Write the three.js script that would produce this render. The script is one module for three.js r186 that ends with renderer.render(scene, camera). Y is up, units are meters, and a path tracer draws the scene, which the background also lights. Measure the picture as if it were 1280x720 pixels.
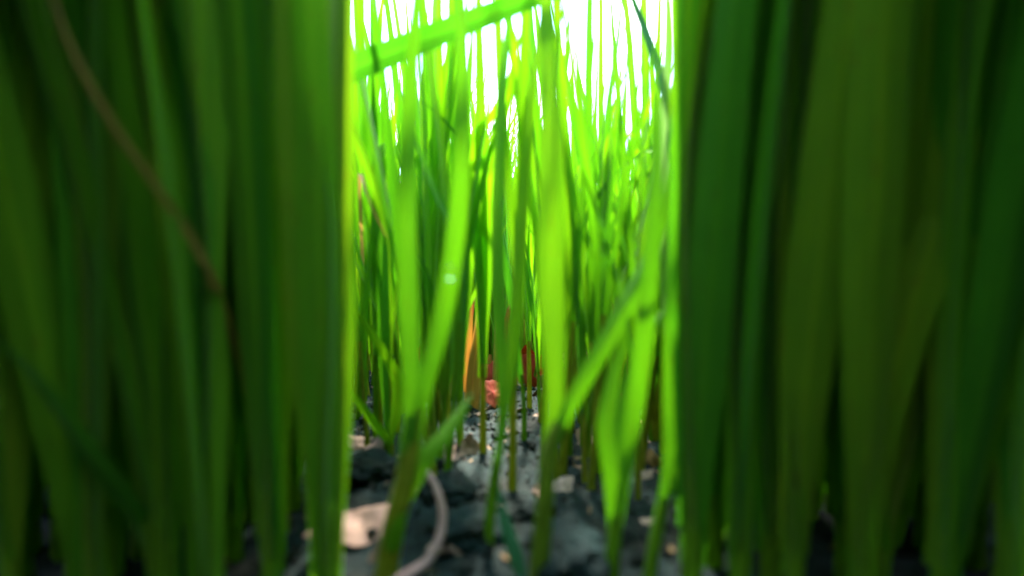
import * as THREE from 'three';
import { ImprovedNoise } from 'three/addons/math/ImprovedNoise.js';
import { mergeGeometries } from 'three/addons/utils/BufferGeometryUtils.js';

// ---------------------------------------------------------------- camera, sky, sun, exposure
const EYE = 0.12, FOV = 60;
const scene = new THREE.Scene();
const camera = new THREE.PerspectiveCamera(FOV, 16 / 9, 0.01, 300);
camera.position.set(0, EYE, 0);
camera.lookAt(0, EYE, -1);
camera.focus = 0.72;
camera.userData.fStop = 2.7;

const sunDir = new THREE.Vector3(0.0, 0.84, -0.54).normalize();
const noise = new ImprovedNoise(), LEVEL = 0.95;
{
  const W = 512, H = 256, data = new Float32Array(W * H * 4), d = new THREE.Vector3();
  const fbm = (x, y, z) => { let s = 0, a = 0.5; for (let o = 0; o < 5; o++) { s += a * noise.noise(x, y, z); x *= 2.03; y *= 2.03; z *= 2.03; a *= 0.5; } return s; };
  for (let j = 0; j < H; j++) for (let i = 0; i < W; i++) {
    const phi = ((j + 0.5) / H - 0.5) * Math.PI, th = ((i + 0.5) / W) * 2 * Math.PI - Math.PI;
    d.set(Math.cos(phi) * Math.cos(th), Math.sin(phi), Math.cos(phi) * Math.sin(th));
    const up = Math.max(0, d.y), k = Math.pow(1 - up, 2.2);
    let r = 0.34 + 0.52 * k, g = 0.66 + 0.3 * k, b = 1.0 + 0.1 * k;
    const c = fbm(d.x * 2.4 / (up + 0.35), 3.1, d.z * 2.4 / (up + 0.35));
    const m = THREE.MathUtils.smoothstep(c, -0.08, 0.25) * 0.8;
    r += (1.12 - r) * m; g += (1.14 - g) * m; b += (1.16 - b) * m;
    const s = Math.max(0, d.dot(sunDir)), glow = 0.5 * Math.pow(s, 14);
    const o = (j * W + i) * 4;
    data[o] = (r + glow) * LEVEL; data[o + 1] = (g + glow) * LEVEL; data[o + 2] = (b + glow * 0.9) * LEVEL; data[o + 3] = 1;
  }
  const sky = new THREE.DataTexture(data, W, H, THREE.RGBAFormat, THREE.FloatType);
  sky.mapping = THREE.EquirectangularReflectionMapping; sky.magFilter = THREE.LinearFilter; sky.needsUpdate = true;
  scene.background = sky; scene.environment = sky;
}
const sun = new THREE.DirectionalLight(new THREE.Color(1, 0.95, 0.84), 4.4);
sun.position.copy(sunDir).multiplyScalar(6); sun.castShadow = true; sun.shadow.radius = 14;
sun.shadow.mapSize.set(4096, 4096); Object.assign(sun.shadow.camera, { left: -4, right: 4, top: 4, bottom: -4, near: 0.5, far: 20 });
scene.add(sun, sun.target);
const EXPOSURE = 8.9;

// ---------------------------------------------------------------- helpers
function rngOf(seed) { let a = seed >>> 0; return () => { a = (a + 0x6d2b79f5) | 0; let t = Math.imul(a ^ (a >>> 15), 1 | a); t = (t + Math.imul(t ^ (t >>> 7), 61 | t)) ^ t; return ((t ^ (t >>> 14)) >>> 0) / 4294967296; }; }
const V = (x, y, z) => new THREE.Vector3(x, y, z);
const mix = (a, b, t) => a + (b - a) * t;
const FPX = 360 / Math.tan(THREE.MathUtils.degToRad(FOV / 2));
const at = (px, py, depth) => V((px - 640) / FPX * depth, EYE - (py - 360) / FPX * depth, -depth);
const used = new Map();
function numbered(n) { const k = used.get(n) ?? 0; used.set(n, k + 1); return k ? `${n}_${String(k).padStart(3, '0')}` : n; }
function tag(o, label, category, group, kind) { if (label) o.userData.label = label; if (category) o.userData.category = category; if (group) o.userData.group = group; if (kind) o.userData.kind = kind; return o; }
function mesh(name, geo, mat, parent) { const m = new THREE.Mesh(geo, mat); m.name = parent === scene ? numbered(name) : name; m.castShadow = m.receiveShadow = true; parent.add(m); return m; }
function base(name, p) { const g = new THREE.Group(); g.name = numbered(name); g.position.copy(p); scene.add(g); return g; }
function copy(o) { const c = o.clone(); c.name = numbered(o.name.replace(/_\d{3}$/, '')); c.userData = { ...o.userData }; scene.add(c); return c; }

// ---------------------------------------------------------------- soil height
function soilY(x, z) {
  const r = Math.hypot(x, z), far = 1 / (1 + Math.max(0, r - 2) * 0.4);
  let h = 0.012 * noise.noise(x * 6, 0.3, z * 6) + 0.006 * Math.abs(noise.noise(x * 17, 4.7, z * 17)) + 0.006 * noise.noise(x * 34, 9.1, z * 34);
  h += 0.0045 * Math.abs(noise.noise(x * 80, 1.9, z * 80)) + 0.0022 * noise.noise(x * 190, 7.7, z * 190);
  return (h - 0.008) * far;
}
const ground = (px, py) => { const d = EYE * FPX / (py - 360), p = at(px, py, d); p.y = soilY(p.x, p.z); return p; };

// ---------------------------------------------------------------- textures and materials
function dataTex(w, h, fn, srgb) {
  const a = new Uint8Array(w * h * 4);
  for (let j = 0; j < h; j++) for (let i = 0; i < w; i++) { const c = fn(i, j), o = (j * w + i) * 4; for (let k = 0; k < 3; k++) a[o + k] = Math.max(0, Math.min(255, Math.round(c[k] * 255))); a[o + 3] = 255; }
  const t = new THREE.DataTexture(a, w, h); t.wrapS = t.wrapT = THREE.RepeatWrapping; t.magFilter = THREE.LinearFilter; t.minFilter = THREE.LinearMipmapLinearFilter; t.generateMipmaps = true;
  if (srgb) t.colorSpace = THREE.SRGBColorSpace; t.needsUpdate = true; return t;
}
// u across the blade, v along it (1 = 0.25 m): parallel veins, pale midrib, faint patches and a few brown flecks
const vr = rngOf(5), vein = Array.from({ length: 128 }, () => vr());
const flecks = Array.from({ length: 46 }, () => [vr() * 128, vr() * 512, 1 + vr() * 2.2, 4 + vr() * 12]);
const vAt = (i) => { const s = (i / 127) * 22, f = Math.abs((s % 1) - 0.5) * 2; return f * 0.6 + vein[i] * 0.4; };
const leafMap = dataTex(128, 512, (i, j) => {
  const p = 0.5 + 0.5 * noise.noise(i / 30, (j % 512) / 60, 2.2), rib = Math.exp(-(((i - 64) / 5) ** 2)), v = vAt(i);
  let r = 0.68 + 0.20 * v + 0.16 * p + 0.16 * rib, g = 0.76 + 0.15 * v + 0.09 * p + 0.08 * rib, b = 0.78 + 0.1 * v + 0.15 * rib;
  for (const [x, y, a, l] of flecks) { const q = ((i - x) / a) ** 2 + ((j - y) / l) ** 2; if (q < 1) { r = mix(r, 0.95, 0.45 * (1 - q)); g = mix(g, 0.66, 0.6 * (1 - q)); } }
  return [r, g, b];
}, true);
const leafBump = dataTex(128, 64, (i) => { const v = 0.5 * vAt(i) + 0.5 * Math.exp(-(((i - 64) / 4) ** 2)); return [v, v, v]; });
const leafMat = (r, g, b, through = 0.55, gloss = 0.12) => new THREE.MeshPhysicalMaterial({ color: new THREE.Color(r, g, b), map: leafMap, bumpMap: leafBump, bumpScale: 0.0004, roughness: 1, transmission: through, thickness: 0, specularIntensity: gloss * 2, clearcoat: gloss, clearcoatRoughness: 0.4, side: THREE.DoubleSide });
const M = {
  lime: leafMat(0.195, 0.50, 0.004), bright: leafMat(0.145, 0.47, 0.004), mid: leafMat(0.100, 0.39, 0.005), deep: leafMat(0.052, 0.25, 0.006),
  yellow: leafMat(0.25, 0.45, 0.005), bluish: leafMat(0.035, 0.16, 0.07, 0.2), grey: leafMat(0.19, 0.37, 0.09),
  tan: leafMat(0.5, 0.3, 0.07, 0.4), orange: leafMat(0.62, 0.25, 0.04, 0.4), red: leafMat(0.45, 0.08, 0.04, 0.3), brown: leafMat(0.14, 0.07, 0.03, 0.15), straw: leafMat(0.5, 0.36, 0.26, 0.2),
};
const fiberMap = dataTex(64, 256, (i, j) => { const v = 0.8 + 0.16 * noise.noise(i / 3, j / 70, 5) + 0.1 * noise.noise(i / 14, j / 18, 8); return [v, v, v]; }, true);
const stemMat = (r, g, b, gloss = 0.2, through = 0.35) => new THREE.MeshPhysicalMaterial({ color: new THREE.Color(r, g, b), map: fiberMap, roughness: 1, transmission: through, thickness: 0, specularIntensity: gloss, side: THREE.DoubleSide });
const S = { green: stemMat(0.21, 0.44, 0.012), yellow: stemMat(0.42, 0.46, 0.025), olive: stemMat(0.25, 0.38, 0.025), red: stemMat(0.58, 0.12, 0.06), tan: stemMat(0.66, 0.43, 0.13), pink: stemMat(0.54, 0.33, 0.30, 0.25, 0) };
const soilMap = dataTex(512, 512, (i, j) => {
  const a = noise.noise(i / 40, j / 40, 1.3), b = noise.noise(i / 9, j / 9, 4.1), c = noise.noise(i / 2.6, j / 2.6, 7.7);
  let v = 0.13 + 0.035 * a + 0.05 * b + 0.06 * c; const w = Math.max(0, noise.noise(i / 60, j / 60, 9.9));
  return [v * (0.74 + 0.7 * w), v * (1.06 + 0.12 * w), v * (1.02 - 0.1 * w)];
}, true);
const soilBump = dataTex(512, 512, (i, j) => { const v = 0.5 + 0.3 * noise.noise(i / 12, j / 12, 2) + 0.25 * noise.noise(i / 4, j / 4, 3); return [v, v, v]; });
const soilMat = new THREE.MeshPhysicalMaterial({ specularIntensity: 0.2, color: 0xffffff, map: soilMap, bumpMap: soilBump, bumpScale: 0.002, roughness: 0.8 });
const clodMats = [[1, 1, 1], [1.25, 1.1, 1.0], [0.85, 1.05, 1.1], [0.8, 0.85, 0.85]].map((c) => new THREE.MeshPhysicalMaterial({ specularIntensity: 0.2, color: new THREE.Color(...c), map: soilMap, bumpMap: soilBump, bumpScale: 0.0015, roughness: 0.75 }));
const litterMap = dataTex(128, 128, (i, j) => { const v = 0.8 + 0.2 * noise.noise(i / 20, j / 20, 6) + 0.12 * noise.noise(i / 3, j / 22, 3); return [v, v * 0.97, v * 0.95]; }, true);
const litterMats = [[0.52, 0.32, 0.25], [0.44, 0.28, 0.22], [0.58, 0.43, 0.37], [0.30, 0.19, 0.13], [0.5, 0.30, 0.12]].map((c) => new THREE.MeshStandardMaterial({ color: new THREE.Color(...c), map: litterMap, roughness: 0.85, side: THREE.DoubleSide }));

// ---------------------------------------------------------------- shapes
// a leaf blade: a folded, tapering ribbon along a curve
function ribbon(pts, w, { side = V(1, 0, 0), n = 16, fold = 0.3, twist = 0, root = 0.45, tip = 2.6, seed = 1, widest = 0.3 } = {}) {
  const curve = new THREE.CatmullRomCurve3(pts, false, 'centripetal'), L = curve.getLength(), pos = [], uv = [], idx = [], cols = [-1, -0.5, 0, 0.5, 1];
  const s = V(), nn = V();
  for (let i = 0; i <= n; i++) {
    const t = i / n, c = curve.getPointAt(t), T = curve.getTangentAt(t);
    s.copy(side).addScaledVector(T, -side.dot(T)).normalize().applyAxisAngle(T, twist * t); nn.crossVectors(T, s);
    const grow = root + (1 - root) * THREE.MathUtils.smoothstep(t, 0, widest);
    const hw = w / 2 * Math.max(0.025, grow * Math.pow(Math.max(0, 1 - Math.pow(t, tip)), 0.85)) * (1 + 0.06 * noise.noise(t * 5, seed * 1.7, 0.5));
    const wob = 0.1 * noise.noise(t * 4 + seed, 2.3, 1.1);
    for (const u of cols) {
      const y = fold * (Math.abs(u) - 0.4) * hw + wob * u * hw;
      pos.push(c.x + s.x * u * hw + nn.x * y, c.y + s.y * u * hw + nn.y * y, c.z + s.z * u * hw + nn.z * y);
      uv.push(u * 0.46 + 0.5, t * L / 0.25 + seed * 0.37);
    }
  }
  const k = cols.length;
  for (let i = 0; i < n; i++) for (let j = 0; j < k - 1; j++) { const a = i * k + j, b = a + k; idx.push(a, a + 1, b, a + 1, b + 1, b); }
  const g = new THREE.BufferGeometry(); g.setAttribute('position', new THREE.Float32BufferAttribute(pos, 3)); g.setAttribute('uv', new THREE.Float32BufferAttribute(uv, 2)); g.setIndex(idx); g.computeVertexNormals(); return g;
}
// a leaf sheath or stalk: a tapering, slightly flattened tube
function stalk(pts, r0, r1, { n = 12, m = 8, flat = 0.75, lump = 0.05, cap = true } = {}) {
  const curve = new THREE.CatmullRomCurve3(pts), L = curve.getLength(), pos = [], uv = [], idx = [], s = V(), nn = V();
  for (let i = 0; i <= n; i++) {
    const t = i / n, c = curve.getPointAt(t), T = curve.getTangentAt(t), ref = Math.abs(T.x) > 0.9 ? V(0, 1, 0) : V(1, 0, 0);
    s.copy(ref).addScaledVector(T, -ref.dot(T)).normalize(); nn.crossVectors(T, s);
    const r = mix(r0, r1, t) * (1 + lump * noise.noise(t * 9, r0 * 900, 3.3));
    for (let j = 0; j <= m; j++) { const a = j / m * Math.PI * 2, x = Math.cos(a) * r, y = Math.sin(a) * r * flat; pos.push(c.x + s.x * x + nn.x * y, c.y + s.y * x + nn.y * y, c.z + s.z * x + nn.z * y); uv.push(j / m, t * L / 0.1); }
  }
  for (let i = 0; i < n; i++) for (let j = 0; j < m; j++) { const a = i * (m + 1) + j, b = a + m + 1; idx.push(a, a + 1, b, a + 1, b + 1, b); }
  if (cap) for (const [row, f] of [[0, 1], [n, 0]]) { const c = curve.getPointAt(row / n), q = pos.length / 3; pos.push(c.x, c.y, c.z); uv.push(0.5, 0.5); for (let j = 0; j < m; j++) { const a = row * (m + 1) + j; f ? idx.push(q, a + 1, a) : idx.push(q, a, a + 1); } }
  const g = new THREE.BufferGeometry(); g.setAttribute('position', new THREE.Float32BufferAttribute(pos, 3)); g.setAttribute('uv', new THREE.Float32BufferAttribute(uv, 2)); g.setIndex(idx); g.computeVertexNormals(); return g;
}
// a lump of soil or stone
function lump(seed, detail = 3) {
  const g = new THREE.IcosahedronGeometry(1, detail), p = g.attributes.position, v = V(), r = rngOf(seed), o = r() * 40, sy = 0.55 + 0.25 * r(), sz = 0.75 + 0.4 * r(), uv = [];
  for (let i = 0; i < p.count; i++) {
    v.fromBufferAttribute(p, i); const d = 1 + 0.38 * noise.noise(v.x * 1.3 + o, v.y * 1.3, v.z * 1.3) + 0.2 * noise.noise(v.x * 3.1, v.y * 3.1 + o, v.z * 3.1) + 0.1 * noise.noise(v.x * 7, v.y * 7, v.z * 7 + o);
    uv.push((v.x + o) * 0.13, (v.z + v.y * 0.6) * 0.13); p.setXYZ(i, v.x * d, v.y * d * sy, v.z * d * sz);
  }
  g.setAttribute('uv', new THREE.Float32BufferAttribute(uv, 2)); g.deleteAttribute('normal'); g.computeVertexNormals(); return g;
}
// a torn, curled flake of dry leaf: an uneven sheet with a thin edge
function flake(seed, curl = 0.25, thick = 0.02) {
  const r = rngOf(seed), n = 26, rings = 5, o = r() * 30, el = 0.5 + 0.4 * r(), pos = [], uv = [], idx = [];
  for (const f of [1, -1]) for (let k = 0; k <= rings; k++) for (let i = 0; i < n; i++) {
    const a = i / n * Math.PI * 2, q = k / rings, R = q * (1 + 0.35 * noise.noise(Math.cos(a) * 1.6 + o, Math.sin(a) * 1.6, 1) + 0.16 * noise.noise(Math.cos(a) * 5 + o, Math.sin(a) * 5, 2));
    const x = Math.cos(a) * R, z = Math.sin(a) * R * el, y = curl * (x * x * 0.9 - z * z * 0.6) + 0.12 * noise.noise(x * 2.2 + o, z * 2.2, 3) + 0.05 * noise.noise(x * 6, z * 6 + o, 3);
    pos.push(x, y + f * thick * (k === rings ? 0.4 : 1), z); uv.push(x * 0.3 + 0.5, z * 0.3 + 0.5);
  }
  const side = (rings + 1) * n, A = (s, k, i) => s * side + k * n + (i % n);
  for (const s of [0, 1]) for (let k = 0; k < rings; k++) for (let i = 0; i < n; i++) { const a = A(s, k, i), b = A(s, k, i + 1), c = A(s, k + 1, i), d = A(s, k + 1, i + 1); s ? idx.push(a, c, b, b, c, d) : idx.push(a, b, c, b, d, c); }
  for (let i = 0; i < n; i++) { const a = A(0, rings, i), b = A(0, rings, i + 1), c = A(1, rings, i), d = A(1, rings, i + 1); idx.push(a, b, c, b, d, c); }
  const g = new THREE.BufferGeometry(); g.setAttribute('position', new THREE.Float32BufferAttribute(pos, 3)); g.setAttribute('uv', new THREE.Float32BufferAttribute(uv, 2)); g.setIndex(idx); g.computeVertexNormals(); return g;
}

// ---------------------------------------------------------------- the ground: one sheet out to the horizon, fine near the camera
{
  const n = 420, R = 120, warp = (t) => Math.sign(t) * (Math.abs(t) * 0.9 + Math.pow(Math.abs(t), 7) * (R - 0.9)), pos = [], uv = [], idx = [];
  for (let j = 0; j <= n; j++) for (let i = 0; i <= n; i++) {
    const x = warp(i / n * 2 - 1), z = -0.45 + warp(j / n * 2 - 1);
    pos.push(x, soilY(x, z), z); uv.push(x / 0.35, z / 0.35);
  }
  for (let j = 0; j < n; j++) for (let i = 0; i < n; i++) { const a = j * (n + 1) + i, b = a + n + 1; idx.push(a, b, a + 1, a + 1, b, b + 1); }
  const g = new THREE.BufferGeometry(); g.setAttribute('position', new THREE.Float32BufferAttribute(pos, 3)); g.setAttribute('uv', new THREE.Float32BufferAttribute(uv, 2)); g.setIndex(idx); g.computeVertexNormals();
  tag(mesh('soil_ground', g, soilMat, scene), 'dark damp cloddy soil of the seedling bed', 'ground', null, 'structure');
}

// added earth bank, out of view behind the camera, shades the side grass
{
  const pos = [], uv = [], idx = [], nx = 120, nz = 60;
  for (let j = 0; j <= nz; j++) for (let i = 0; i <= nx; i++) {
    const x = (i / nx - 0.5) * 9, z = 0.14 + j / nz * 2.4 + 0.05 * noise.noise(x * 2, 1.5, 0.7), t = THREE.MathUtils.smoothstep(j / nz, 0, 0.2) - 0.5 * THREE.MathUtils.smoothstep(j / nz, 0.6, 1);
    pos.push(x, -0.04 + 1.45 * t + 0.06 * noise.noise(x * 3, z * 3, 6) + 0.02 * noise.noise(x * 14, z * 14, 2), z); uv.push(x / 0.35, j / nz * 2.4 / 0.35);
  }
  for (let j = 0; j < nz; j++) for (let i = 0; i < nx; i++) { const a = j * (nx + 1) + i, b = a + nx + 1; idx.push(a, b, a + 1, a + 1, b, b + 1); }
  const g = new THREE.BufferGeometry(); g.setAttribute('position', new THREE.Float32BufferAttribute(pos, 3)); g.setAttribute('uv', new THREE.Float32BufferAttribute(uv, 2)); g.setIndex(idx); g.computeVertexNormals();
  tag(mesh('added_shade_bank', g, soilMat, scene), 'added earth bank out of view behind the camera, shading the side grass', 'bank', null, 'structure');
}

// ---------------------------------------------------------------- seedlings of the front row, each with its own place and leaves
// pts: [px, py, depth]
function shoot(name, label, category, group, foot, stem, leaves) {
  const b = foot.clone(), rel = (p) => p.clone().sub(b), o = base(name, b); tag(o, label, category, group);
  if (stem) { const p = [V(b.x, b.y - 0.012, b.z), ...stem.pts.map((q) => at(...q))].map(rel); mesh('leaf_sheath', stalk(p, stem.w[0] / 2, stem.w[1] / 2), stem.m, o); }
  leaves.forEach((l, i) => mesh('leaf_blade', ribbon(l.pts.map((q) => rel(at(...q))), l.w * 0.86, { seed: i + b.x * 50 + 3, n: 22, ...l.o }), l.m, o));
  return o;
}
const SEED = 'seedlings standing at the front of the bed';
shoot('rice_seedling', 'stout seedling with yellow-green stalk rising beside the curled pale root', 'seedling', SEED, ground(474, 724), { pts: [[492, 660, 0.204], [508, 590, 0.204], [518, 510, 0.206]], w: [0.0105, 0.007], m: S.yellow }, [
  { pts: [[505, 605, 0.202], [514, 500, 0.203], [510, 380, 0.21], [508, 250, 0.22], [516, 60, 0.235], [540, -160, 0.25]], w: 0.0104, m: M.bright, o: { root: 0.7 } },
  { pts: [[512, 600, 0.205], [528, 500, 0.207], [556, 380, 0.213], [574, 250, 0.22], [578, 100, 0.23], [572, -120, 0.25]], w: 0.0102, m: M.bright, o: { root: 0.6 } },
  { pts: [[500, 640, 0.203], [530, 575, 0.207], [566, 530, 0.216], [592, 490, 0.225]], w: 0.009, m: M.lime, o: { root: 0.6, tip: 4 } },
  { pts: [[488, 690, 0.2], [498, 655, 0.197], [510, 640, 0.195]], w: 0.008, m: M.lime, o: { root: 0.8 } },
]);
shoot('rice_seedling', 'slim upright seedling standing alone on the bare dark clod', 'seedling', SEED, ground(609, 682), { pts: [[614, 630, 0.234], [622, 575, 0.235]], w: [0.0052, 0.005], m: S.green }, [
  { pts: [[621, 585, 0.234], [634, 490, 0.236], [645, 380, 0.24], [655, 250, 0.25], [668, 90, 0.26], [690, -60, 0.28]], w: 0.0075, m: M.lime, o: { root: 0.6 } },
  { pts: [[620, 590, 0.236], [628, 520, 0.245], [624, 400, 0.26], [622, 260, 0.28], [632, 60, 0.31], [655, -70, 0.34]], w: 0.0085, m: M.bright, o: { root: 0.5 } },
]);
shoot('rice_seedling', 'tall seedling with one broad blade bowing over the fork-stemmed neighbour', 'seedling', SEED, ground(670, 724), { pts: [[680, 640, 0.204], [688, 560, 0.205], [700, 530, 0.206]], w: [0.0088, 0.0065], m: S.olive }, [
  { pts: [[690, 560, 0.203], [712, 510, 0.205], [745, 450, 0.21], [790, 370, 0.22], [824, 290, 0.235], [838, 220, 0.245], [846, 120, 0.25]], w: 0.0092, m: M.bright, o: { root: 0.7 } },
  { pts: [[688, 570, 0.206], [694, 480, 0.21], [688, 350, 0.22], [690, 200, 0.23], [684, 40, 0.245], [674, -160, 0.26]], w: 0.014, m: M.lime, o: { root: 0.55, fold: 0.2 } },
]);
shoot('rice_seedling', 'fork-stemmed seedling parting low into two flat upright blades', 'seedling', SEED, ground(763, 724), { pts: [[766, 690, 0.204], [770, 640, 0.205]], w: [0.0062, 0.006], m: S.green }, [
  { pts: [[769, 660, 0.203], [764, 590, 0.203], [757, 530, 0.206], [768, 470, 0.212], [778, 410, 0.22], [774, 330, 0.23]], w: 0.0085, m: M.bright, o: { root: 0.8 } },
  { pts: [[771, 660, 0.205], [782, 590, 0.206], [796, 500, 0.21], [810, 390, 0.215], [818, 260, 0.225], [822, 160, 0.24], [818, 60, 0.25]], w: 0.0095, m: M.bright, o: { root: 0.6 } },
  { pts: [[770, 645, 0.206], [774, 560, 0.212], [784, 490, 0.22], [812, 420, 0.23], [852, 360, 0.245]], w: 0.008, m: M.mid, o: { root: 0.6 } },
]);
shoot('rice_seedling', 'leaning seedling rooted between a pale chip and the dark shoots', 'seedling', SEED, ground(806, 724), { pts: [[818, 680, 0.205], [830, 620, 0.206]], w: [0.006, 0.005], m: S.green }, [
  { pts: [[824, 655, 0.204], [836, 590, 0.205], [838, 500, 0.208], [838, 380, 0.215], [840, 280, 0.23], [836, 180, 0.25]], w: 0.0075, m: M.bright, o: { root: 0.8 } },
  { pts: [[826, 650, 0.206], [843, 560, 0.21], [850, 450, 0.22], [846, 300, 0.235]], w: 0.0075, m: M.lime, o: { root: 0.6 } },
]);
shoot('rice_seedling', 'short bluish sprout leaning away from the slim seedling', 'seedling', SEED, ground(652, 718), null, [
  { pts: [[653, 724, 0.208], [640, 680, 0.212], [628, 640, 0.218], [624, 605, 0.224]], w: 0.0075, m: M.bluish, o: { root: 0.8 } },
]);
shoot('rice_seedling', 'low seedling arching two bright leaves over the dry leaf', 'seedling', SEED, ground(486, 570), { pts: [[484, 545, 0.352]], w: [0.006, 0.005], m: S.green }, [
  { pts: [[486, 556, 0.35], [468, 530, 0.34], [450, 505, 0.33], [434, 480, 0.32]], w: 0.0095, m: M.lime, o: { root: 0.5 } },
  { pts: [[487, 556, 0.352], [497, 480, 0.35], [472, 430, 0.34], [444, 388, 0.335], [420, 370, 0.33]], w: 0.0105, m: M.lime, o: { root: 0.5 } },
  { pts: [[486, 556, 0.354], [480, 470, 0.36], [478, 350, 0.37], [470, 180, 0.39], [462, -20, 0.41]], w: 0.0115, m: M.mid },
]);
for (const [px, py, lean, m, label] of [
  [640, 606, 22, M.lime, 'seedling with a faintly bent lime blade growing from a crumbly hollow'],
  [604, 566, -6, M.bright, 'straight bright seedling next to the withered orange shoot'],
  [575, 560, 14, M.bright, 'seedling with yellowing foot beside a pinkish leaf chip'],
  [733, 560, 40, M.mid, 'mid green seedling sloping over the leaf chips'],
  [700, 540, -26, M.bright, 'seedling whose blades slant over the pale chip'],
  [815, 540, 10, M.lime, 'lime seedling beside the orange dry sliver'],
  [540, 520, -20, M.mid, 'seedling with deep green blades behind the stout stalk'],
  [552, 545, 24, M.bright, 'seedling with yellow-streaked foot beyond the curled root'],
  [456, 500, 6, M.mid, 'seedling rising from behind the grey-brown clod'],
  [690, 512, 16, M.deep, 'deep green seedling behind the bare clod'],
  [662, 505, -10, M.lime, 'thin lime seedling amid crumbs behind the slim seedling'],
  [770, 500, -34, M.bright, 'bright seedling tilted across the strip of dry straw'],
  [800, 490, 18, M.mid, 'seedling with narrow leaves near the bluish stone'],
  [470, 545, -4, M.bright, 'bright seedling crowding the low arching one'],
  [448, 520, 26, M.lime, 'lime seedling pressed against the dark grass behind the dry leaf'],
  [520, 498, 10, M.lime, 'lime seedling rising behind the stout stalk'],
  [528, 530, 34, M.bright, 'seedling leaning toward the withered orange shoot'],
  [500, 485, -14, M.mid, 'seedling half hidden behind the thin withered leaf'],
  [560, 540, -30, M.bright, 'seedling tilted away from the stout withered shoot'],
  [682, 486, 26, M.lime, 'lime seedling beside the lighter red withered leaf'],
  [725, 488, -8, M.bright, 'seedling in front of the pinkish straw'],
  [752, 530, 22, M.lime, 'lime seedling standing over the tan torn chip'],
  [830, 520, -12, M.bright, 'seedling at the edge of the dark grass behind the orange sliver'],
]) {
  const f = ground(px, py), r = rngOf(px * 7 + py), d = -f.z, k = 623 / d, top = 360 - (0.42 + 0.1 * r() - EYE) * k, w = (0.0085 + 0.004 * r()) * (px < 640 ? 1.25 : 1.0), ls = [];
  const q = (dx, hh, dd) => [px + dx, 360 + (EYE - hh) * k, d + dd];
  const N = 3;
  for (let i = 0; i < N; i++) { const e = lean + (i - 1) * (18 + r() * 34), H = [0.44, 0.36, 0.26][i] + 0.08 * r(); ls.push({ pts: [q(lean * 0.12, 0.055, 0), q(lean * 0.3 + e * 0.1, 0.13, 0.004 * i), q(e * 0.6, 0.24, 0.01 - 0.02 * i), q(e, H * 0.8, 0.02 - 0.03 * i), q(e * (1.25 + 0.5 * r()), H, 0.03 - 0.05 * i)], w: w * (0.85 + 0.3 * r()), m: i === 2 ? M.lime : m, o: { side: V(Math.cos(r() * 1.6 - 0.8), 0, Math.sin(r() * 1.6 - 0.8)), twist: r() * 1.2 - 0.6 } }); }
  shoot('rice_seedling', label, 'seedling', SEED, f, { pts: [q(lean * 0.05, 0.03, 0), q(lean * 0.13, 0.065, 0)], w: [0.0058, 0.004], m: r() < 0.4 ? S.yellow : S.green }, ls);
}

// long blades that arch through the gap from plants rooted beside it
shoot('arching_leaf', 'broad deep green leaf arching high across the gap', 'grass leaf', 'long leaves crossing the gap', V(-0.2, soilY(-0.2, -0.3), -0.3), { pts: [[225, 400, 0.3], [240, 290, 0.3]], w: [0.009, 0.006], m: S.green }, [
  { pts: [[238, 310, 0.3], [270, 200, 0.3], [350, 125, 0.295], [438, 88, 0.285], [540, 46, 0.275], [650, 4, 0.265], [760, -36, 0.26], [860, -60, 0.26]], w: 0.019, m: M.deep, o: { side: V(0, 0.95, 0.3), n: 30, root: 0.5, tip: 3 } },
]);
shoot('arching_leaf', 'narrow bluish leaf hooking down against the white sky', 'grass leaf', 'long leaves crossing the gap', ground(860, 592), { pts: [[858, 540, 0.322], [856, 480, 0.322]], w: [0.005, 0.003], m: S.green }, [
  { pts: [[856, 500, 0.322], [852, 380, 0.322], [844, 220, 0.322], [835, 125, 0.322], [822, 82, 0.322], [804, 30, 0.322], [788, -10, 0.322], [770, -60, 0.322]], w: 0.0085, m: M.bluish, o: { n: 24, root: 0.8, tip: 6 } },
]);
shoot('arching_leaf', 'pale greyish leaf standing upright at the edge of the gap', 'grass leaf', 'long leaves crossing the gap', ground(842, 600), { pts: [[838, 480, 0.31], [834, 400, 0.31]], w: [0.006, 0.005], m: S.green }, [
  { pts: [[834, 420, 0.31], [830, 300, 0.31], [829, 180, 0.31], [834, 60, 0.31], [832, -60, 0.32]], w: 0.0075, m: M.grey, o: { n: 20, root: 0.8 } },
]);
for (const [bx, by, pts, label] of [
  [712, 560, [[712, 500, 0.37], [716, 380, 0.37], [730, 280, 0.365], [765, 222, 0.36], [805, 190, 0.355], [838, 168, 0.35]], 'slim deep green leaf arching over toward the bluish hooked leaf'],
  [728, 548, [[727, 490, 0.395], [730, 400, 0.395], [742, 310, 0.39], [772, 250, 0.385], [812, 205, 0.38], [848, 180, 0.375]], 'second slim leaf arching just below the slim deep green one'],
  [655, 552, [[652, 480, 0.39], [640, 380, 0.39], [620, 280, 0.385], [590, 200, 0.38], [555, 150, 0.375], [525, 125, 0.37]], 'slim leaf arching back over the stout seedling'],
]) shoot('arching_leaf', label, 'grass leaf', 'long leaves crossing the gap', ground(bx, by), { pts: [[bx, by - 40, pts[0][2]], [pts[0][0], pts[0][1] - 12, pts[0][2]]], w: [0.005, 0.003], m: S.green }, [{ pts, w: 0.0062, m: M.deep, o: { n: 24, root: 0.7, tip: 3, side: V(0.75, 0.66, 0.1) } }]);
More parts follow.
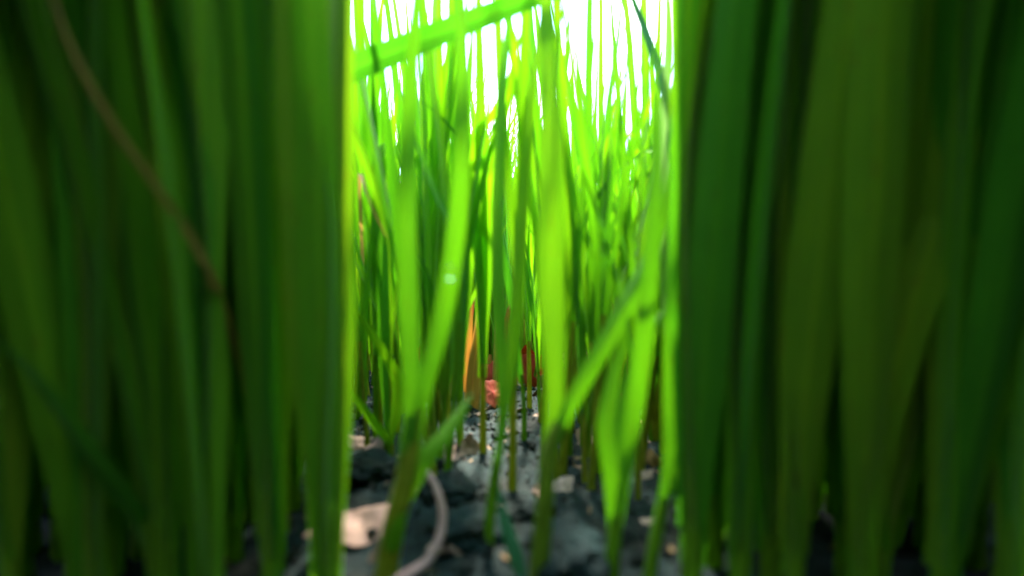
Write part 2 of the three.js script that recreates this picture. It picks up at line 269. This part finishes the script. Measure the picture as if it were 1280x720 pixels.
shoot('withered_leaf', 'thin withered orange leaf hanging slack among the blades', 'dry leaf', null, ground(462, 470), null, [
  { pts: [[466, 474, 0.66], [456, 380, 0.5], [452, 300, 0.42], [450, 215, 0.36], [458, 240, 0.34], [474, 280, 0.33], [498, 320, 0.325]], w: 0.004, m: M.tan, o: { n: 26, root: 0.6, tip: 5 } },
]);

// ---------------------------------------------------------------- withered shoots at the foot of the bed
shoot('withered_shoot', 'stout withered shoot with an orange-tan sheath between green seedlings', 'dry shoot', 'withered shoots', ground(588, 506), { pts: [[592, 470, 0.51], [596, 430, 0.51]], w: [0.017, 0.013], m: S.tan }, [
  { pts: [[590, 500, 0.5], [592, 460, 0.5], [597, 420, 0.5], [596, 385, 0.505]], w: 0.015, m: M.tan, o: { root: 0.9 } },
  { pts: [[584, 490, 0.505], [583, 450, 0.505], [588, 410, 0.505], [590, 380, 0.51]], w: 0.009, m: M.orange, o: { root: 0.9 } },
  { pts: [[594, 445, 0.505], [600, 410, 0.505], [604, 380, 0.505], [600, 355, 0.51]], w: 0.014, m: M.orange, o: { root: 0.9 } },
]);
for (const [px, py, hpx, dx, mat, label] of [
  [586, 490, 100, 2, S.red, 'short reddish dead stalk behind the stout withered shoot'], [602, 486, 108, 4, S.red, 'longer reddish dead stalk behind the stout withered shoot'], [618, 480, 96, 4, S.tan, 'tan dead stalk behind the stout withered shoot'],
  [486, 540, 60, -3, S.tan, 'tan dead stalk behind the low arching seedling'], [474, 520, 50, 4, S.tan, 'crooked tan stub behind the low arching seedling'], [560, 500, 44, 5, S.tan, 'stubby yellowish dead stalk behind the curled root'], [630, 484, 88, 3, S.red, 'reddish stalk beside the dark red leaves'],
]) {
  const f = ground(px, py), d = -f.z;
  shoot('dead_stalk', label, 'dead stalk', 'withered shoots', f, { pts: [[px + dx * 0.4, py - hpx * 0.5, d], [px + dx, py - hpx, d]], w: [0.006, 0.0045], m: mat }, [{ pts: [[px + dx * 0.8, py - hpx * 0.85, d], [px + dx + 3, py - hpx * 1.1, d], [px + dx + 8, py - hpx * 1.25, d + 0.01]], w: 0.006, m: mat === S.red ? M.red : M.tan, o: { n: 10 } }]);
}

// ---------------------------------------------------------------- added broad-bladed grass either side of the gap, to darken the frame edges
function addedShoot(x, z, lean, wild, r, label, group) {
  const b = V(x, soilY(x, z), z), o = base('added_grass_shoot', b); tag(o, label, 'grass shoot', group);
  const mats = [M.lime, M.mid, M.yellow, M.lime];
  mesh('leaf_sheath', stalk([V(0, -0.012, 0), V(lean * 0.01, 0.015, 0), V(lean * 0.03, 0.045, 0)], 0.005, 0.003), S.green, o);
  for (let i = 0; i < 7; i++) {  // arching leaves above the frame, added as a roof that shades the clump
    const a = r() * 6.28, H = 0.38 + 0.15 * r(), e = 0.10 + 0.15 * r(), cx = Math.sign(lean) * (0.3 + Math.cos(a) * (Math.cos(a) > 0 ? 0.9 : 0.25)) * e + lean, cz = Math.sin(a) * e;
    mesh('leaf_blade', ribbon([V(0, 0.02, 0), V(lean * 0.1, 0.2, cz * 0.03), V(cx * 0.2, H * 0.85, cz * 0.2), V(cx * 0.6, H, cz * 0.6), V(cx, H * 0.93, cz)], 0.016 + 0.008 * r(), { side: V(-cz, 0, cx).normalize(), root: 0.4, seed: r() * 20, n: 14, widest: 0.6 }), mats[(r() * 4) | 0], o);
  }
  for (let i = 0; i < 4; i++) {
    const y0 = 0.004 + 0.008 * i, H = 0.34 + 0.16 * r(), ex = lean * (0.3 + 0.9 * r()) + (r() - 0.5) * wild, ez = (r() - 0.5) * 0.12, w = 0.014 + 0.010 * r(), yaw = (r() - 0.5) * 1.7;
    mesh('leaf_blade', ribbon([V(lean * 0.01, y0, 0), V(ex * 0.10, y0 + 0.06, ez * 0.1), V(ex * 0.36, H * 0.5, ez * 0.35), V(ex * 0.66, H * 0.8, ez * 0.7), V(ex, H, ez)], w, { side: V(Math.cos(yaw), 0, Math.sin(yaw)), root: 0.5, twist: (r() - 0.5) * 1.0, seed: r() * 20, n: 14, fold: 0.25 }), mats[(r() * 4) | 0], o);
  }
  return o;
}
for (const s of [-1, 1]) {
  const r = rngOf(s < 0 ? 35 : 77), g = s < 0 ? 'added tall grass shoots on the dry leaf side of the gap' : 'added tall grass shoots on the bluish stone side of the gap';
  const lab = s < 0 ? 'added tall broad-bladed grass shoot on the dry leaf side of the gap' : 'added tall broad-bladed grass shoot on the bluish stone side of the gap', dx = s < 0 ? -0.012 : -0.010;
  for (const [z, x0, x1, step] of [[-0.19, 0.082, 0.24, 0.018], [-0.225, 0.098, 0.30, 0.018], [-0.27, 0.112, 0.36, 0.018], [-0.32, 0.13, 0.42, 0.02], [-0.38, 0.15, 0.48, 0.021]])
    for (let x = x0; x < x1; x += step * (0.8 + 0.4 * r())) { const k = (x - x0) / (x1 - x0); addedShoot(s * (x + dx + 0.003 * r()), z + (r() - 0.5) * 0.03, s * (0.012 + 0.10 * k), 0.16 * Math.min(1, k * 2.5), r, lab, g); }
}
// same grass added out of view round the camera, to shade the side clumps
for (const s of [-1, 1]) {
  const r = rngOf(s < 0 ? 131 : 177);
  for (const [z, x0, x1] of [[-0.13, 0.19, 0.4], [-0.08, 0.15, 0.4], [-0.03, 0.12, 0.4], [0.03, 0.1, 0.4], [0.09, 0.07, 0.4]])
    for (let x = x0; x < x1; x += 0.034 * (0.8 + 0.4 * r())) addedShoot(s * x, z + (r() - 0.5) * 0.03, s * 0.03, 0.05, r, 'added broad-bladed grass shoot out of view, shading the side clumps', 'added grass shoots out of view beside the camera');
}
shoot('withered_leaf', 'thin tan withered leaf slanting through the dark grass', 'dry leaf', null, ground(330, 620), null, [
  { pts: [[330, 625, 0.28], [290, 420, 0.2], [240, 300, 0.165], [195, 235, 0.155], [130, 140, 0.15], [80, 40, 0.15], [50, -60, 0.155]], w: 0.0042, m: M.tan, o: { n: 26, root: 0.7, tip: 5 } },
]);
shoot('added_grass_shoot', 'added grass leaf slanting low in front of the other added shoots', 'grass shoot', null, ground(205, 735), null, [  // belongs to the added side grass
  { pts: [[205, 738, 0.198], [185, 670, 0.185], [120, 580, 0.172], [50, 480, 0.165], [-20, 410, 0.16]], w: 0.0125, m: M.mid, o: { root: 0.8 } },
]);

// ---------------------------------------------------------------- the bed of seedlings beyond
function bedSeedling(seed, tall) {
  const r = rngOf(seed), o = new THREE.Group(), N = 5 + ((r() * 2) | 0), mats = [M.lime, M.lime, M.bright, M.bright, M.lime, M.yellow, M.mid];
  const feet = Array.from({ length: 3 }, (_, i) => [i ? (r() - 0.5) * 0.035 : 0, i ? (r() - 0.5) * 0.035 : 0]);
  for (const [fx, fz] of feet) mesh('leaf_sheath', stalk([V(fx, -0.012, fz), V(fx * 1.2 + 0.002, 0.04, fz * 1.2), V(fx * 1.5 + 0.004, 0.11, fz * 1.5)], 0.0032, 0.0022, { n: 6, m: 6 }), r() < 0.4 ? S.yellow : S.green, o);
  for (let i = 0; i < N; i++) {
    const a = r() * Math.PI * 2, H = tall * (0.5 + 0.62 * Math.sqrt(r())), y0 = 0.03 + 0.006 * i, e = 0.02 + 0.16 * r() * r(), cx = Math.cos(a), cz = Math.sin(a), [fx, fz] = feet[i % 3];
    mesh('leaf_blade', ribbon([V(fx * 1.1, y0, fz * 1.1), V(fx * 1.5 + cx * e * 0.12, mix(y0, H, 0.25), fz * 1.5 + cz * e * 0.12), V(fx * 1.6 + cx * e * 0.4, mix(y0, H, 0.6), fz * 1.6 + cz * e * 0.4), V(fx * 1.6 + cx * e * 0.75, mix(y0, H, 0.87), fz * 1.6 + cz * e * 0.75), V(fx * 1.6 + cx * e * 1.2, H * (1 - 0.04 * r()), fz * 1.6 + cz * e * 1.2)], 0.005 + 0.004 * r(), { side: V(-cz, 0, cx), twist: (r() - 0.5) * 1.6, seed: seed + i, n: 10, tip: 2.2 }), mats[(r() * mats.length) | 0], o);
  }
  return o;
}
{
  const r = rngOf(404), protos = Array.from({ length: 14 }, (_, i) => bedSeedling(900 + i * 13, 0.42));
  const rowsOf = [[0.46, 0.66, 46, 'front rows'], [0.66, 0.88, 110, 'middle rows'], [0.88, 1.2, 140, 'back rows']];
  const text = { 'front rows': 'slender green seedling in the front rows of the bed behind the withered shoots', 'middle rows': 'slender green seedling in the middle rows of the crowded bed', 'back rows': 'slender green seedling in the back rows with its tip against the sky' };
  for (const [d0, d1, n, key] of rowsOf) for (let i = 0; i < n; i++) {
    let d, x; do { d = mix(d0, d1, Math.sqrt(r())); x = (r() * 2 - 1) * 0.4 * d; } while (d < 0.64 && x / d > -0.2 && x / d < 0.08); const o = protos[(r() * protos.length) | 0].clone();
    o.name = numbered('bed_seedling'); o.position.set(x, soilY(x, -d), -d); o.rotation.set((r() - 0.5) * 0.3, r() * Math.PI * 2, (r() - 0.5) * 0.42); o.scale.setScalar((0.12 + (x > 0.05 * d ? 0.34 : 0.42) * d) / 0.44 * (0.72 + 0.4 * r()));
    scene.add(o); tag(o, text[key], 'seedling', `seedlings in the ${key} of the bed`);
  }
  // slim single shoots between the front row and the bed
  const slim = Array.from({ length: 8 }, (_, i) => {
    const q = rngOf(1700 + i * 29), o = new THREE.Group(), L = (q() - 0.5) * 0.06;
    mesh('leaf_sheath', stalk([V(0, -0.012, 0), V(L * 0.15, 0.04, 0), V(L * 0.3, 0.09, 0)], 0.0026, 0.0016, { n: 8, m: 7 }), q() < 0.5 ? S.yellow : S.green, o);
    for (let k = 0; k < 3; k++) { const e = L * 1.5 + (q() - 0.5) * 0.14, z = (q() - 0.5) * 0.06, H = 0.2 + 0.16 * q(), y0 = 0.03 + 0.02 * k; mesh('leaf_blade', ribbon([V(L * 0.1, y0, 0), V(L * 0.3 + e * 0.06, y0 + 0.06, z * 0.1), V(L * 0.3 + e * 0.35, mix(y0, H, 0.6), z * 0.4), V(L * 0.3 + e * 0.8, H, z)], 0.0045 + 0.003 * q(), { side: V(1, 0, (q() - 0.5) * 1.5).normalize(), twist: (q() - 0.5) * 1.2, seed: i + k, n: 16, tip: 2.2 }), [M.lime, M.bright, M.lime, M.mid][(q() * 4) | 0], o); }
    return o;
  });
  for (let i = 0; i < 60; i++) {
    const d = mix(0.3, 0.52, r()), u = r() * 0.42, x = (u < 0.2 ? -0.33 + u : 0.33 - (u - 0.2) * 1.3) * d, o = slim[i % 8].clone(); o.name = numbered('slim_seedling');
    o.position.set(x, soilY(x, -d), -d); o.rotation.set((r() - 0.5) * 0.2, (r() - 0.5) * 1.6 + (r() < 0.5 ? Math.PI : 0), (r() - 0.5) * 0.3); o.scale.setScalar(0.8 + 0.4 * r()); scene.add(o);
    tag(o, 'slim young seedling scattered over the soil in front of the bed', 'seedling', 'slim seedlings in front of the bed');
  }
  // everything farther off and to the sides reads as one mass
  const tufts = Array.from({ length: 5 }, (_, i) => { const g = []; for (let k = 0; k < 4; k++) { const s = bedSeedling(5000 + i * 97 + k * 11, 0.42); s.position.set((rngOf(i * 9 + k)() - 0.5) * 0.06, 0, (rngOf(i * 5 + k + 70)() - 0.5) * 0.06); s.updateMatrixWorld(true); s.traverse((m) => { if (m.isMesh) g.push(m.geometry.clone().applyMatrix4(m.matrixWorld)); }); } return mergeGeometries(g); });
  const tint = [M.lime, M.bright, M.mid, M.lime, M.yellow], lists = tufts.map(() => []), m4 = new THREE.Matrix4(), q = new THREE.Quaternion();
  const put = (x, z, k) => { q.setFromEuler(new THREE.Euler((r() - 0.5) * 0.14, r() * 6.28, (r() - 0.5) * 0.14)); lists[(r() * tufts.length) | 0].push(m4.clone().compose(V(x, soilY(x, z), z), q, V(k, k, k))); };
  for (let i = 0; i < 2600; i++) { const d = mix(1.1, 3.2, Math.pow(r(), 0.8)); put((r() * 2 - 1) * 1.1 * d, -d, 0.75 + 0.25 * r()); }
  for (let i = 0; i < 900; i++) { const d = mix(3, 9, r()); put((r() * 2 - 1) * 1.1 * d, -d, 0.9 + 0.35 * r()); }
  for (let i = 0; i < 500; i++) { const s = r() < 0.5 ? -1 : 1, d = mix(0.45, 1.2, r()); put(s * mix(0.45 * d + 0.06, 1.5, r()), -d, 0.85 + 0.3 * r()); }
  lists.forEach((l, i) => { const im = new THREE.InstancedMesh(tufts[i], tint[i], l.length); l.forEach((m, k) => im.setMatrixAt(k, m)); im.name = numbered('distant_seedlings'); im.castShadow = im.receiveShadow = true; scene.add(im); tag(im, 'mass of green seedlings filling the bed far behind', 'grass', null, 'stuff'); });
}

// ---------------------------------------------------------------- soil clods, crumbs, dry litter
const lumps = Array.from({ length: 7 }, (_, i) => lump(60 + i * 3, 4));
function clod(p, s, k, m, turn, label, group, name = 'soil_clod') { const o = mesh(name, lumps[k % 7], m, scene); o.position.set(p.x, p.y + s * 0.12, p.z); o.rotation.y = turn; o.scale.setScalar(s); return tag(o, label, name === 'soil_clod' ? 'soil clod' : 'stone', group); }
clod(ground(590, 668), 0.017, 0, clodMats[2], 0.4, 'large smooth dark clod beside the curled pale root', 'big clods');
clod(ground(716, 706), 0.022, 1, clodMats[2], 1.4, 'wide dark teal clod in front of the fork-stemmed seedling', 'big clods');
clod(ground(462, 596), 0.020, 2, clodMats[1], 2.2, 'grey-brown lumpy clod behind the pinkish dry leaf', 'big clods');
clod(ground(560, 618), 0.016, 3, clodMats[0], 0.9, 'dark clod inside the bend of the curled root', 'big clods');
clod(ground(662, 640), 0.013, 4, clodMats[3], 3.1, 'blackish clod beside the pale leaf chip', 'big clods');
clod(ground(838, 468), 0.030, 5, new THREE.MeshStandardMaterial({ color: new THREE.Color(0.045, 0.10, 0.16), roughness: 0.7, bumpMap: soilBump, bumpScale: 0.001 }), 0.2, 'bluish stone lying at the foot of the bed', null, 'bluish_stone');
{
  const r = rngOf(88);
  for (let i = 0; i < 110; i++) { const d = mix(0.2, 0.85, Math.pow(r(), 0.8)), x = (r() * 2 - 1) * (0.36 * d + 0.01), p = V(x, soilY(x, -d), -d); clod(p, (0.0025 + 0.006 * r() * r()) * (0.8 + d), (r() * 7) | 0, clodMats[(r() * 4) | 0], r() * 6, 'small dark soil clod lying among the feet of the seedlings', 'small clods between the seedlings'); }
  const n = 15000, im = new THREE.InstancedMesh(lump(7, 1), clodMats[1], n), m4 = new THREE.Matrix4(), q = new THREE.Quaternion(), c = new THREE.Color();
  for (let i = 0; i < n; i++) { const d = mix(0.05, 1.1, Math.sqrt(r())), x = (r() * 2 - 1) * (0.4 * d + 0.1), s = 0.0006 + 0.003 * r() * r() * r(); q.setFromEuler(new THREE.Euler(r() * 6, r() * 6, r() * 6)); im.setMatrixAt(i, m4.compose(V(x, soilY(x, -d) + s * 0.3, -d), q, V(s, s, s))); const v = 0.8 + 0.7 * r(); im.setColorAt(i, c.setRGB(v * (1 + 0.4 * r()), v, v * 0.95)); }
  im.name = 'soil_crumbs'; im.castShadow = im.receiveShadow = true; scene.add(im); tag(im, 'fine dark soil crumbs scattered over the bed', 'soil crumbs', null, 'stuff');
}
const flakes = Array.from({ length: 8 }, (_, i) => flake(300 + i * 7, 0.15 + 0.06 * i));
function chip(p, s, k, m, rot, label, group, name = 'leaf_chip') { const o = mesh(name, flakes[k % 8], m, scene); o.position.set(p.x, p.y + s * 0.3, p.z); o.rotation.set(...rot); o.scale.setScalar(s); return tag(o, label, name === 'leaf_chip' ? 'leaf chip' : 'dry leaf', group); }
const CH = 'dry leaf chips on the soil';
chip(ground(450, 662), 0.022, 0, litterMats[0], [0.5, 0.3, -0.1], 'large pinkish-beige dry leaf beside the stout stalk', null, 'dry_leaf');
chip(ground(470, 572), 0.014, 3, litterMats[1], [0.6, 1.2, 0.2], 'brownish-pink torn chip on the grey-brown clod', CH);
chip(ground(448, 552), 0.010, 5, litterMats[1], [0.5, 0.2, -0.3], 'small pinkish chip behind the grey-brown clod', CH);
chip(ground(703, 602), 0.0075, 1, litterMats[2], [0.7, 0.4, 0.1], 'pale chip lying flat behind the blackish clod', CH);
chip(ground(725, 668), 0.0034, 2, litterMats[0], [1.0, 0.8, 0.3], 'tiny pink chip on the wide teal clod', CH);
chip(ground(806, 586), 0.0065, 4, litterMats[2], [0.9, 0.5, -0.3], 'whitish chip beside the orange sliver', CH);
chip(ground(812, 640), 0.0065, 6, litterMats[2], [0.5, 0.2, 0.2], 'greyish-white chip before the leaning seedling', CH);
chip(ground(586, 566), 0.010, 7, litterMats[0], [0.9, 1.4, 0.2], 'curled pinkish chip at the foot of the yellowing seedling', CH);
chip(ground(735, 545), 0.013, 3, litterMats[1], [0.5, 2.2, 0.2], 'tan torn chip behind the pale flat chip', CH);
chip(ground(815, 572), 0.011, 5, litterMats[4], [1.3, 0.3, 0.9], 'orange dry sliver standing by the lime seedling', CH);
chip(ground(640, 476), 0.040, 2, leafMat(0.5, 0.075, 0.045, 0.4, 0.05), [1.2, 0.4, 0.5], 'upright dark red withered leaf in the bed', 'dark red withered leaves', 'dry_leaf');
chip(ground(664, 474), 0.038, 4, leafMat(0.55, 0.11, 0.06, 0.4, 0.05), [1.3, 1.6, 0.2], 'lighter red withered leaf beside the dark red one', 'dark red withered leaves', 'dry_leaf');
chip(ground(531, 474), 0.046, 6, leafMat(0.42, 0.055, 0.035, 0.4, 0.05), [1.2, 0.9, 0.2], 'dark red withered leaf behind the stout seedling', 'dark red withered leaves', 'dry_leaf');
{
  const r = rngOf(19);
  for (let i = 0; i < 110; i++) { const d = mix(0.21, 0.85, Math.sqrt(r())), x = (r() * 2 - 1) * 0.36 * d; chip(V(x, soilY(x, -d), -d), 0.003 + 0.007 * r() * r() + 0.003 * d, (r() * 8) | 0, litterMats[(r() * 5) | 0], [(r() - 0.5) * 1.4, r() * 6, (r() - 0.5) * 1.2], 'scrap of pale dry leaf scattered among the seedling feet', 'scattered dry leaf scraps'); }
  for (const [a, b, w, label] of [[[700, 447], [775, 452], 0.008, 'pinkish straw lying flat at the foot of the bed'], [[812, 442], [862, 440], 0.011, 'pale straw lying behind the bluish stone'], [[505, 470], [560, 462], 0.006, 'straw lying behind the stout seedling']]) {
    const A = ground(...a), B = ground(...b), o = base('straw', A), q = (t, y) => A.clone().lerp(B, t).sub(A).add(V(0, y, 0));
    tag(o, label, 'straw', 'straws on the soil'); mesh('straw_blade', ribbon([q(0, 0.004), q(0.3, 0.012), q(0.7, 0.011), q(1, 0.004)], w, { side: V(0, 0.8, 0.6), root: 0.9, tip: 6, fold: 0.4 }), M.straw, o);
  }
}
// withered scraps gathered at the foot of the bed
{
  const r = rngOf(57), ms = [M.red, M.brown, M.red, M.brown, M.orange];
  for (let i = 0; i < 46; i++) {
    const d = mix(0.5, 0.85, r()), x = mix(-0.26, 0.32, r()) * d, o = mesh('withered_scrap', flakes[(r() * 8) | 0], ms[(r() * 5) | 0], scene), k = 0.006 + 0.011 * r();
    o.position.set(x, soilY(x, -d) + k * 0.7, -d); o.rotation.set(0.7 + r() * 0.9, (r() - 0.5) * 1.6, (r() - 0.5) * 1.6); o.scale.set(k, k, k * 1.4);
    tag(o, 'reddish to tan withered leaf scrap propped among stems at the foot of the bed', 'dry leaf', 'withered scraps at the foot of the bed');
  }
}
{
  const r = rngOf(63), m4 = new THREE.Matrix4(), q = new THREE.Quaternion(), c = new THREE.Color(), n = 1500, im = new THREE.InstancedMesh(flakes[3], new THREE.MeshStandardMaterial({ color: 0xffffff, map: litterMap, roughness: 0.9, side: THREE.DoubleSide }), n);
  for (let i = 0; i < n; i++) { const d = mix(0.15, 1.0, Math.sqrt(r())), x = (r() * 2 - 1) * (0.4 * d + 0.08), k = 0.001 + 0.0024 * r() * r(); q.setFromEuler(new THREE.Euler((r() - 0.5) * 1.6, r() * 6, (r() - 0.5) * 1.6)); im.setMatrixAt(i, m4.compose(V(x, soilY(x, -d) + k * 0.4, -d), q, V(k * (1 + 2 * r()), k, k))); const v = 0.3 + 0.5 * r(); im.setColorAt(i, c.setRGB(0.46 * v, (0.25 + 0.08 * r()) * v, (0.12 + 0.1 * r()) * v)); }
  im.name = 'leaf_litter_bits'; im.castShadow = im.receiveShadow = true; scene.add(im); tag(im, 'fine tan and brown litter strewn over the soil', 'litter', null, 'stuff');
}
// the curled root
{
  const b = ground(505, 722), o = base('curled_root', b), rel = (p) => at(...p).sub(b);
  tag(o, 'pale pink root curling over the soil beside the stout stalk', 'root');
  mesh('root_strand', stalk([[480, 735, 0.2], [510, 718, 0.206], [535, 700, 0.212], [550, 670, 0.219], [553, 640, 0.226], [546, 612, 0.235], [534, 590, 0.245], [520, 578, 0.255]].map(rel), 0.0022, 0.0015, { n: 40, m: 10, flat: 0.95, lump: 0.12 }), S.pink, o);
}
// a drop of dew on a blade
{
  const p = at(563, 341, 0.2105), o = mesh('dew_drop', new THREE.SphereGeometry(0.0026, 20, 14).scale(1, 1.15, 0.7), new THREE.MeshPhysicalMaterial({ color: 0xffffff, roughness: 0.05, transmission: 1, thickness: 0.004, ior: 1.33 }), scene);
  o.position.copy(p); tag(o, 'round dew drop clinging to a blade of the stout seedling', 'dew drop');
}

// ---------------------------------------------------------------- render
const renderer = new THREE.WebGLRenderer({ antialias: true });
renderer.setSize(1024, 576);
renderer.toneMapping = THREE.LinearToneMapping; renderer.toneMappingExposure = EXPOSURE;
renderer.shadowMap.enabled = true;
renderer.render(scene, camera);
